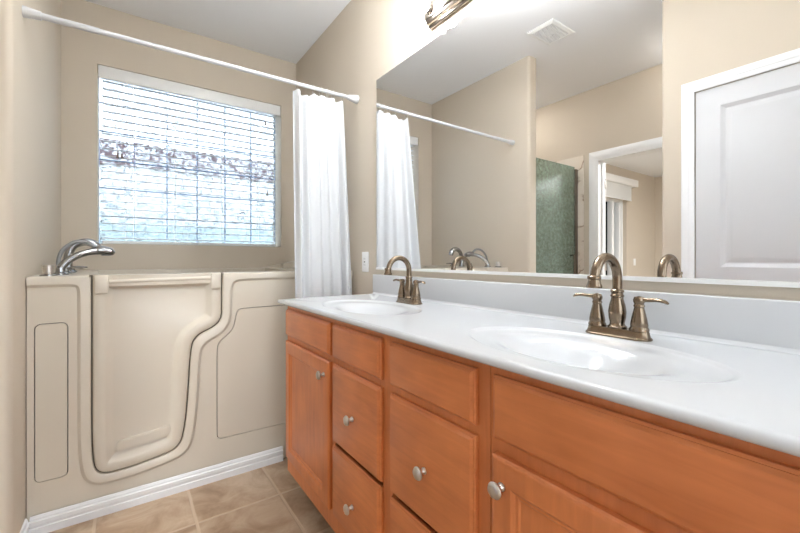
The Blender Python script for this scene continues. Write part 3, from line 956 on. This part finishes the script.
def front(cab, name, y0, y1, z0, z1, knob=None):
    bm = BM(); slab_front(bm, y0, y1, z0, z1)
    o = obj(name, bm, M['wood_h'], cab, 20)
    if knob: add_knob(o, *knob)
    return o
front(c1, 'false_front', 1.318, 1.795, .758, .881)
d1 = panel_door('door', c1, 1.318, 1.795, .186, .735); add_knob(d1, 1.352, .682)
for (y0, y1) in ((.965, 1.287), (.584, .913)):
    yc = (y0 + y1) / 2
    front(c1, 'false_front', y0, y1, .758, .881)
    front(c1, 'drawer', y0, y1, .455, .735, (yc, .590))
    front(c1, 'drawer', y0, y1, .186, .440, (yc, .300))
c2 = cabinet('reddish wooden sink cabinet with a wide false front, at the right edge', -.30, .549, None, [(-.30, -.265), (.105, .145), (.515, .549)])
front(c2, 'false_front', -.268, .535, .752, .881)
d2 = panel_door('door', c2, .130, .535, .186, .722); add_knob(d2, .505, .668)
d3 = panel_door('door', c2, -.268, .124, .186, .722); add_knob(d3, .094, .668)

# ------------------------------------------------------------------ bronze faucets
def make_faucet():
    t = thing('faucet', 'x', 'faucet', (0, 0, 0), 'bronze gooseneck faucets on the countertop')
    bm = BM()
    pl = round_rect(-.027, .027, -.079, .079, .0268, 8)
    pl2 = round_rect(-.023, .023, -.075, .075, .0228, 8)
    pl3 = round_rect(-.0205, .0205, -.0725, .0725, .0203, 8)
    rows = [[bm.verts.new((x, y, z)) for x, y in p] for p, z in ((pl, .0005), (pl, .004), (pl2, .008), (pl3, .019), (round_rect(-.0185, .0185, -.0705, .0705, .0183, 8), .022))]
    for a, c in zip(rows[:-1], rows[1:]): strip(bm, a, c, True)
    bm.faces.new(rows[0]); bm.faces.new(rows[-1])
    bmesh.ops.recalc_face_normals(bm, faces=bm.faces)
    obj('base_plate', bm, M['bronze'], t)
    bm = BM()
    lathe(bm, [(.0215, .022), (.0215, .026), (.018, .029), (.0165, .034), (.0195, .048), (.0205, .062), (.0185, .078), (.0145, .092), (.0135, .098), (.0155, .100), (.0155, .104), (.0135, .106), (.0135, .110), (.0155, .112), (.0155, .116), (.012, .119), (.011, .120)], (0, 0, 0))
    obj('column', bm, M['bronze'], t)
    bm = BM()
    R = .054
    pts = [(0, 0, .115), (0, 0, .145)] + [(-R + R * math.cos(a), 0, .145 + R * math.sin(a)) for a in [math.radians(k * 8) for k in range(1, 24)]]
    pts += [(-2 * R - .003, 0, .138)]
    tube(bm, pts, .0112, 20)
    sp = obj('spout', bm, M['bronze'], t)
    bm = BM()
    lathe(bm, [(.0125, .020), (.0150, .018), (.0150, .012), (.0130, .010), (.0145, .002), (.0175, -.006), (.0165, -.009), (.012, -.0085), (0, -.008)], (-2 * R - .003, 0, .136))
    obj('aerator', bm, M['bronze'], sp)
    for s in (1, -1):
        bm = BM()
        lathe(bm, [(.0215, .022), (.0215, .026), (.0195, .029), (.0185, .032), (.0195, .035), (.0165, .052), (.0125, .070), (.0105, .078), (.012, .080), (.012, .083), (.0100, .086), (.0125, .091), (.0130, .096), (.0105, .103), (0, .106)], (0, s * .051, 0))
        hd = obj('handle', bm, M['bronze'], t)
        bm = BM()
        pts = spline([(0, s * .055, .0965), (-.001, s * .072, .097), (-.002, s * .090, .0985), (-.003, s * .105, .097), (-.004, s * .114, .092)])
        tube(bm, pts, rads([.0058, .0048, .0062, .0088, .0045], len(pts)), 14, True, rads([1, 1, .7, .5, .45], len(pts)))
        obj('lever', bm, M['bronze'], hd)
    return t
fa = make_faucet()
fa.location = (1.010, 1.362, CZ); fa['label'] = 'bronze gooseneck faucet at the far sink, nearest the curtain'
fb = copy_tree(fa)
fb.location = (1.010, .478, CZ); fb['label'] = 'bronze gooseneck faucet at the near sink, larger in view'

# ------------------------------------------------------------------ mirror
mi = thing('wall_mirror', 'large frameless wall mirror above the countertop', 'mirror', (D, .9, 1.062))
MY0, MY1, MZ0, MZ1 = -.30, 1.848, 1.064, 2.124
bm = BM(); box(bm, D, WR - .0005, MY0, MY1, MZ0, MZ1)
obj('glass', bm, M['mirror'], mi, 0)
bm = BM(); box(bm, D - .004, D - .0005, MY0, MY1, MZ0 - .006, MZ0 + .006); box(bm, D - .0005, WR - .0005, MY0, MY1, MZ0 - .006, MZ0 - .0005)
tag(obj('bottom_channel', bm, M['white_plastic'], mi, 0), 'white bottom channel')
for y in (1.28, .40):
    bm = BM(); box(bm, D - .006, D - .0005, y - .008, y + .008, MZ1 - .012, MZ1 + .012, .002); box(bm, D - .0005, WR - .0005, y - .008, y + .008, MZ1 + .0005, MZ1 + .012)
    tag(obj('clip', bm, M['white_plastic'], mi), 'clear plastic clip')

# ------------------------------------------------------------------ vanity light
LY0, LY1, LZ = 1.02, 1.372, 2.237
vl = thing('vanity_light', 'nickel light bar with lit globe bulbs above the mirror', 'wall light', (WR, .92, LZ))
bm = BM()
pf = [(0, -.062), (.012, -.062), (.018, -.058), (.020, -.050), (.030, -.048), (.034, -.042), (.036, -.034), (.044, -.030), (.046, 0), (.044, .030), (.036, .034), (.034, .042), (.030, .048), (.020, .050), (.018, .058), (.012, .062), (0, .062)]
prism(bm, [(WR - .0005 - d, LZ + z) for d, z in pf], LY0 + .006, LY1 - .006, 'y')
prism(bm, [(WR - .0005 - d * .9, LZ + z * .96) for d, z in pf], LY1 - .0058, LY1, 'y')
prism(bm, [(WR - .0005 - d * .9, LZ + z * .96) for d, z in pf], LY0, LY0 + .0058, 'y')
obj('back_plate', bm, M['light_metal'], vl, 25)
for y in (1.332, 1.060):
    bm = BM(); lathe(bm, [(.024, -.0455), (.024, -.052), (.018, -.050), (.0165, -.060), (.0155, -.062)], (WR, y, LZ), 'x', 24)
    so = obj('socket', bm, M['light_metal'], vl)
    bm = BM()
    prof = [(.013, -.0622), (.015, -.066)] + [(.032 * math.sin(a), -.094 + .032 * math.cos(a)) for a in [math.radians(35 + 14.5 * k) for k in range(10)]] + [(0, -.126)]
    lathe(bm, prof, (WR, y, LZ), 'x', 28)
    obj('bulb', bm, M['bulb'], so, 60)

# ------------------------------------------------------------------ ceiling vent, outlet
vt = thing('ceiling_vent', 'square white exhaust vent in the ceiling, seen in the mirror', 'vent', (-.2, 1.635, ZC))
VX0, VX1, VY0, VY1 = -.335, -.065, 1.53, 1.742
bm = BM()
o_ = [(VX0, VY0), (VX1, VY0), (VX1, VY1), (VX0, VY1)]
def inset(d): return [(VX0 + d, VY0 + d), (VX1 - d, VY0 + d), (VX1 - d, VY1 - d), (VX0 + d, VY1 - d)]
rows = [[bm.verts.new((x, y, z)) for x, y in inset(d)] for d, z in ((0, ZC - .001), (.003, ZC - .008), (.024, ZC - .014), (.026, ZC - .013), (.027, ZC - .002))]
for a, c in zip(rows[:-1], rows[1:]): strip(bm, a, c, True)
bmesh.ops.recalc_face_normals(bm, faces=bm.faces)
obj('frame', bm, M['white_plastic'], vt, 20)
bm = BM(); box(bm, VX0 + .027, VX1 - .027, VY0 + .027, VY1 - .027, ZC - .003, ZC - .001); tag(obj('backing', bm, M['vent_gap'], vt, 0), 'dark gap behind the grille')
bm = BM()
n = 13
for i in range(n):
    x = lerp(VX0 + .03, VX1 - .03, i / (n - 1)); box(bm, x - .004, x + .004, VY0 + .0272, VY1 - .0272, ZC - .012, ZC - .005)
for i in range(6):
    y = lerp(VY0 + .03, VY1 - .03, i / 5); box(bm, VX0 + .0272, VX1 - .0272, y - .003, y + .003, ZC - .0115, ZC - .0055)
lathe(bm, [(.014, -.016), (.014, -.006)], (-.2, 1.636, ZC), 'z', 20)
obj('grille', bm, M['white_plastic'], vt, 20)

ol = thing('wall_outlet', 'white wall outlet between the curtain and the mirror', 'outlet', (WR, 1.977, 1.10))
bm = BM(); box(bm, WR - .006, WR - .0003, 1.977 - .037, 1.977 + .037, 1.100 - .059, 1.100 + .059, .003, 3); obj('cover_plate', bm, M['white_plastic'], ol)
bm = BM(); box(bm, WR - .0085, WR - .0062, 1.977 - .0165, 1.977 + .0165, 1.100 - .033, 1.100 + .033, .001, 2); rc = obj('receptacle', bm, M['white_plastic'], ol)
bm = BM()
for dz in (-.018, .018):
    for dy in (-.006, .006):
        box(bm, WR - .0092, WR - .0087, 1.977 + dy - .001, 1.977 + dy + .001, 1.1 + dz - .004, 1.1 + dz + .004)
box(bm, WR - .0092, WR - .0087, 1.977 - .007, 1.977 + .007, 1.1 - .003, 1.1 + .003)
tag(obj('slots', bm, M['plate_slot'], rc, 0), 'dark plug slots')

# ------------------------------------------------------------------ closed white door (seen in the mirror)
def casing(bm, plane_x, sgn, y0, y1, ztop, wd, th=.016):
    """door casing on an x = plane wall, sgn = direction of the room"""
    pf = [(0, .0005), (0, th * .55), (wd * .12, th * .75), (wd * .35, th * .8), (wd * .45, th), (wd * .85, th), (wd, th * .7), (wd, .0005)]
    # left and right legs, mitred to the head
    for (ya, s) in ((y0, -1), (y1, 1)):
        A = [bm.verts.new((plane_x + sgn * h, ya + s * d, 0)) for d, h in pf]
        B = [bm.verts.new((plane_x + sgn * h, ya + s * d, ztop + d)) for d, h in pf]
        strip(bm, A, B, True)
    A = [bm.verts.new((plane_x + sgn * h, y0 - d, ztop + d)) for d, h in pf]
    B = [bm.verts.new((plane_x + sgn * h, y1 + d, ztop + d)) for d, h in pf]
    strip(bm, A, B, True)
    bmesh.ops.recalc_face_normals(bm, faces=bm.faces)
dn = tag(bpy.data.objects.new('door_1', None), 'closed white panelled door seen at the right of the mirror', 'door', None, 'structure'); COL.objects.link(dn)
dn.location = (XL, .46, 0)
bm = BM(); casing(bm, XL, 1, DY0, DY1, DZ, .062); obj('casing', bm, M['white_trim'], dn, 20)
bm = BM(); FXD = XL - .004
prows = []
yA, yB, zA, zB = DY0 + .003, DY1 - .003, .008, DZ - .003
panels = [(.225, .704, 1.074, 1.953), (.225, .704, .20, 1.005)]
# slab front with two moulded panels
ov = [bm.verts.new((FXD, y, z)) for y, z in ((yA, zA), (yB, zA), (yB, zB), (yA, zB))]
hv = []
for y0, y1, z0, z1 in panels:
    loops = []
    for d, x in ((0, FXD), (.008, FXD - .004), (.020, FXD - .010), (.026, FXD - .010), (.048, FXD - .004), (.052, FXD - .0035)):
        loops.append([bm.verts.new((x, y, z)) for y, z in ((y0 + d, z0 + d), (y1 - d, z0 + d), (y1 - d, z1 - d), (y0 + d, z1 - d))])
    for a, c in zip(loops[:-1], loops[1:]): strip(bm, a, c, True)
    bm.faces.new(loops[-1]); hv.append(loops[0])
es = []
for vs in [ov] + hv:
    for i in range(4):
        es.append(bm.edges.get((vs[i], vs[(i + 1) % 4])) or bm.edges.new((vs[i], vs[(i + 1) % 4])))
bmesh.ops.triangle_fill(bm, use_beauty=True, use_dissolve=False, edges=es, normal=(1, 0, 0))
bk = [bm.verts.new((FXD - .036, v.co.y, v.co.z)) for v in ov]
strip(bm, ov, bk, True); bm.faces.new(bk)
bmesh.ops.recalc_face_normals(bm, faces=bm.faces)
ds = obj('door_slab', bm, M['door_paint'], dn, 12)
bm = BM(); lathe(bm, [(.028, .0005), (.028, .006), (.012, .010), (.011, .03), (.026, .042), (.029, .055), (.024, .066), (0, .069)], (FXD, .17, .95), 'x', 24); tag(obj('door_knob', bm, M['nickel'], ds), 'satin nickel door knob')

# bedroom doorway
dn2 = tag(bpy.data.objects.new('door_2', None), 'white cased open doorway to the bedroom, seen in the mirror', 'doorway', None, 'structure'); COL.objects.link(dn2)
dn2.location = (XB, 1.5, 0)
bm = BM(); casing(bm, XB, 1, OY0 + .012, OY1 - .012, OZ - .012, .088); casing(bm, XB - .12, -1, OY0 + .012, OY1 - .012, OZ - .012, .088); obj('casing', bm, M['white_trim'], dn2, 20)
bm = BM()
box(bm, XB - .12, XB, OY0, OY0 + .012, 0, OZ - .012); box(bm, XB - .12, XB, OY1 - .012, OY1, 0, OZ - .012); box(bm, XB - .12, XB, OY0, OY1, OZ - .012, OZ)
box(bm, XB - .085, XB - .05, OY1 - .024, OY1 - .012, 0, OZ - .024); box(bm, XB - .085, XB - .05, OY0 + .012, OY0 + .024, 0, OZ - .024)
obj('jamb', bm, M['white_trim'], dn2, 0)
for z in (.25, 1.05, 1.84):
    bm = BM(); box(bm, XB - .118, XB - .088, OY1 - .0145, OY1 - .0122, z - .045, z + .045); tube(bm, [(XB - .122, OY1 - .018, z - .045), (XB - .122, OY1 - .018, z + .045)], .006, 10)
    tag(obj('hinge', bm, M['nickel'], dn2), 'satin nickel hinge')

# ------------------------------------------------------------------ shower glass
sg = thing('shower_door', 'green obscure glass shower screen seen in the mirror', 'shower door', (-.9, 2.105, .09))
GX0, GX1, GY = -1.325, -.452, 2.105
bm = BM(); box(bm, GX0 + .022, GX1, GY - .004, GY + .004, .098, 2.02, .001); obj('glass_panel', bm, M['shower_glass'], sg, 0)
bm = BM(); box(bm, GX0 - .021, GX0 + .0215, GY - .013, GY + .013, .0905, 2.00, .003); obj('side_frame', bm, M['light_metal'], sg)
bm = BM(); box(bm, GX0 + .022, GX1, GY - .010, GY + .010, .0905, .0975); obj('bottom_rail', bm, M['light_metal'], sg)
bm = BM(); tube(bm, spline([(-1.225, GY - .0045, 1.15), (-1.225, GY - .035, 1.15), (-1.225, GY - .045, 1.13), (-1.225, GY - .045, .97), (-1.225, GY - .035, .95), (-1.225, GY - .0045, .95)], 5), .008, 12); tag(obj('handle', bm, M['light_metal'], sg), 'nickel pull handle')

# ------------------------------------------------------------------ bedroom window wall
w2 = tag(bpy.data.objects.new('window_2', None), 'sliding patio door in the bedroom, seen in the mirror', 'patio door', None, 'structure'); COL.objects.link(w2)
w2.location = ((SX0 + SX1) / 2, YW, 0)
bm = BM()
yy = YW + .06
box(bm, SX0, SX0 + .05, yy, yy + .09, 0, SZ); box(bm, SX1 - .05, SX1, yy, yy + .09, 0, SZ); box(bm, SX0 + .05, SX1 - .05, yy, yy + .09, SZ - .05, SZ); box(bm, SX0 + .05, SX1 - .05, yy, yy + .09, 0, .04)
obj('frame', bm, M['white_trim'], w2, 0)
bm = BM()
for a in (-4.53, -4.30): box(bm, a, a + .07, yy - .03, yy + .05, .04, SZ - .05, .003)
box(bm, SX1 - .12, SX1 - .05, yy + .01, yy + .05, .04, SZ - .05)
obj('stile', bm, M['white_trim'], w2)
bm = BM(); box(bm, SX0 + .05, SX1 - .05, yy + .055, yy + .061, .04, SZ - .05); obj('pane', bm, M['pane_dark'], w2, 0)
rs = thing('roller_shade', 'white roller shade with a valance over the bedroom patio door', 'window shade', ((SX0 + SX1) / 2, YW - .05, 2.4))
bm = BM(); box(bm, -4.86, -2.65, YW - .105, YW - .001, 2.345, 2.456, .004); obj('valance', bm, M['white_plastic'], rs)
bm = BM(); box(bm, -4.715, -2.72, YW - .055, YW - .052, 2.115, 2.3445); obj('shade_cloth', bm, M['shade'], rs, 0)
bm = BM(); box(bm, -4.715, -2.72, YW - .060, YW - .047, 2.095, 2.1148, .003); obj('hem_bar', bm, M['white_plastic'], rs)
sw = thing('light_switch', 'white switch plate on the bedroom wall, seen in the mirror', 'light switch', (-4.95, YW, 1.06))
bm = BM(); box(bm, -4.99, -4.91, YW - .006, YW - .0003, 1.0, 1.12, .002); obj('cover_plate', bm, M['white_plastic'], sw)
bm = BM(); box(bm, -4.966, -4.934, YW - .010, YW - .0062, 1.027, 1.093, .002); obj('rocker', bm, M['white_plastic'], sw)

# ------------------------------------------------------------------ ceiling lights outside the frame, some added as fill
def flush_light(label, x, y, zc, r, mat):
    t = thing('ceiling_light', label, 'ceiling light', (x, y, zc))
    bm = BM(); lathe(bm, [(r + .012, -.0005), (r + .012, -.03), (r, -.035), (r, -.0305), (0, -.0305)], (x, y, zc), 'z', 40); obj('housing', bm, M['nickel'], t)
    bm = BM(); lathe(bm, [(r - .002, -.031), (r - .004, -.05), (r * .8, -.062), (r * .4, -.07), (0, -.072)], (x, y, zc), 'z', 40); obj('diffuser', bm, mat, t)
    return t
def fill_bowl(label, x, y, zc, drop, r, mat):
    t = thing('ceiling_light', label, 'ceiling light', (x, y, zc), 'bowl fill lights added to the bathroom')
    bm = BM(); lathe(bm, [(.06, -.0005), (.06, -.015), (.012, -.025), (.008, -.03), (.008, -drop + .03), (.014, -drop + .02), (.014, -drop + .0005)], (x, y, zc), 'z', 28); obj('stem', bm, M['nickel'], t)
    bm = BM(); lathe(bm, [(r, -drop + .03), (r - .003, -drop + .031), (r * .92, -drop - .002), (r * .3, -drop - .012), (0, -drop - .013), (0, -drop - .05), (r * .35, -drop - .045), (r * .75, -drop - .02), (r * .96, -drop + .012), (r, -drop + .03)], (x, y, zc), 'z', 40, caps=False); obj('bowl', bm, M['white_plastic'], t)
    bm = BM(); lathe(bm, [(.02, -drop + .012), (r * .85, -drop + .012), (r * .85, -drop + .004), (.02, -drop + .004), (.02, -drop + .012)], (x, y, zc), 'z', 36, caps=False); obj('lamp', bm, mat, t)
fill_bowl('added bowl fill light before the middle of the vanity', .58, 1.11, ZC, .21, .19, M['flush'])  # added fill, unseen, bounces light off the ceiling
fill_bowl('added bowl fill light behind the camera', .45, -.65, ZC, .80, .19, M['panel'])  # added uplight out of view, evens the light from the rear
flush_light('small round ceiling light added as fill before the tub alcove', .56, 1.60, ZC, .08, M['alcove'])  # added out of view to brighten the alcove walls
flush_light('small round ceiling light added as fill in the passage corner', -1.15, 1.07, ZC, .070, M['passage'])  # added in a hidden corner to brighten the cabinet fronts
flush_light('round lit ceiling light in the bedroom', -3.1, .5, 2.64, .35, M['bed_panel'])
flush_light('round lit ceiling light in the shower', -.9, 2.62, ZC, .12, M['shower_panel'])

# ------------------------------------------------------------------ outdoors
bm = BM(); box(bm, -14, 14, -16, 24, -.25, -.11); struct('ground', bm, M['ground'], 'gravel yard outside', 'ground', 0)
nh = thing('neighbouring_house', 'pale house with a brown eave seen through the glass blocks', 'house', (1, 9, -.05))
bm = BM(); box(bm, -1.6, 7.5, 6.4, 6.6, -.11, 2.69); obj('wall', bm, M['stucco'], nh, 0)
bm = BM(); box(bm, -1.8, 7.7, 6.36, 6.399, 2.36, 2.70, .004); obj('eave', bm, M['eave'], nh, 0)
bm = BM(); box(bm, -1.5, 5.5, 5.0, 5.15, -.11, 1.50, .01); tag(obj('garden_wall', bm, M['hedge_wall']), 'low blue-green garden wall outside the window', 'garden wall')
def tree(x, y, h, r, label, n=1500):
    t = thing('tree', label, 'tree', (x, y, -.05), 'trees beyond the patio door')
    bm = BM(); tube(bm, [(x, y, -.05), (x + .03, y, h * .4), (x - .02, y, h * .75)], [.09, .07, .03], 10); obj('trunk', bm, M['bark'], t)
    bm = BM()
    bmesh.ops.create_icosphere(bm, subdivisions=4, radius=1.0)
    for v in bm.verts:
        k = .80 + .10 * math.sin(v.co.x * 9 + v.co.z * 7) * math.cos(v.co.y * 8 - v.co.z * 5)
        v.co = Vector((x + v.co.x * r * k, y + v.co.y * r * k, h * .56 + v.co.z * h * .50 * k))
    for _ in range(n):
        d = Vector((random.gauss(0, 1), random.gauss(0, 1), random.gauss(0, 1))).normalized() * r * random.uniform(.35, 1)
        c = Vector((x, y, h * .62)) + Vector((d.x, d.y, d.z * h * .5 / r))
        u = Vector((random.gauss(0, 1), random.gauss(0, 1), random.gauss(0, 1))).normalized(); v_ = u.orthogonal().normalized(); s = random.uniform(.06, .13)
        bm.faces.new([bm.verts.new(c + u * s), bm.verts.new(c + v_ * s * .45), bm.verts.new(c - u * s), bm.verts.new(c - v_ * s * .45)])
    obj('foliage', bm, M['leaf'], t, 0)
tree(-7.45, 4.85, 3.4, 1.15, 'dark green tree seen through the patio door, nearest it', 3200)
tree(-10.6, 6.4, 4.2, 1.4, 'dark green tree farther out beyond the patio door', 2600)
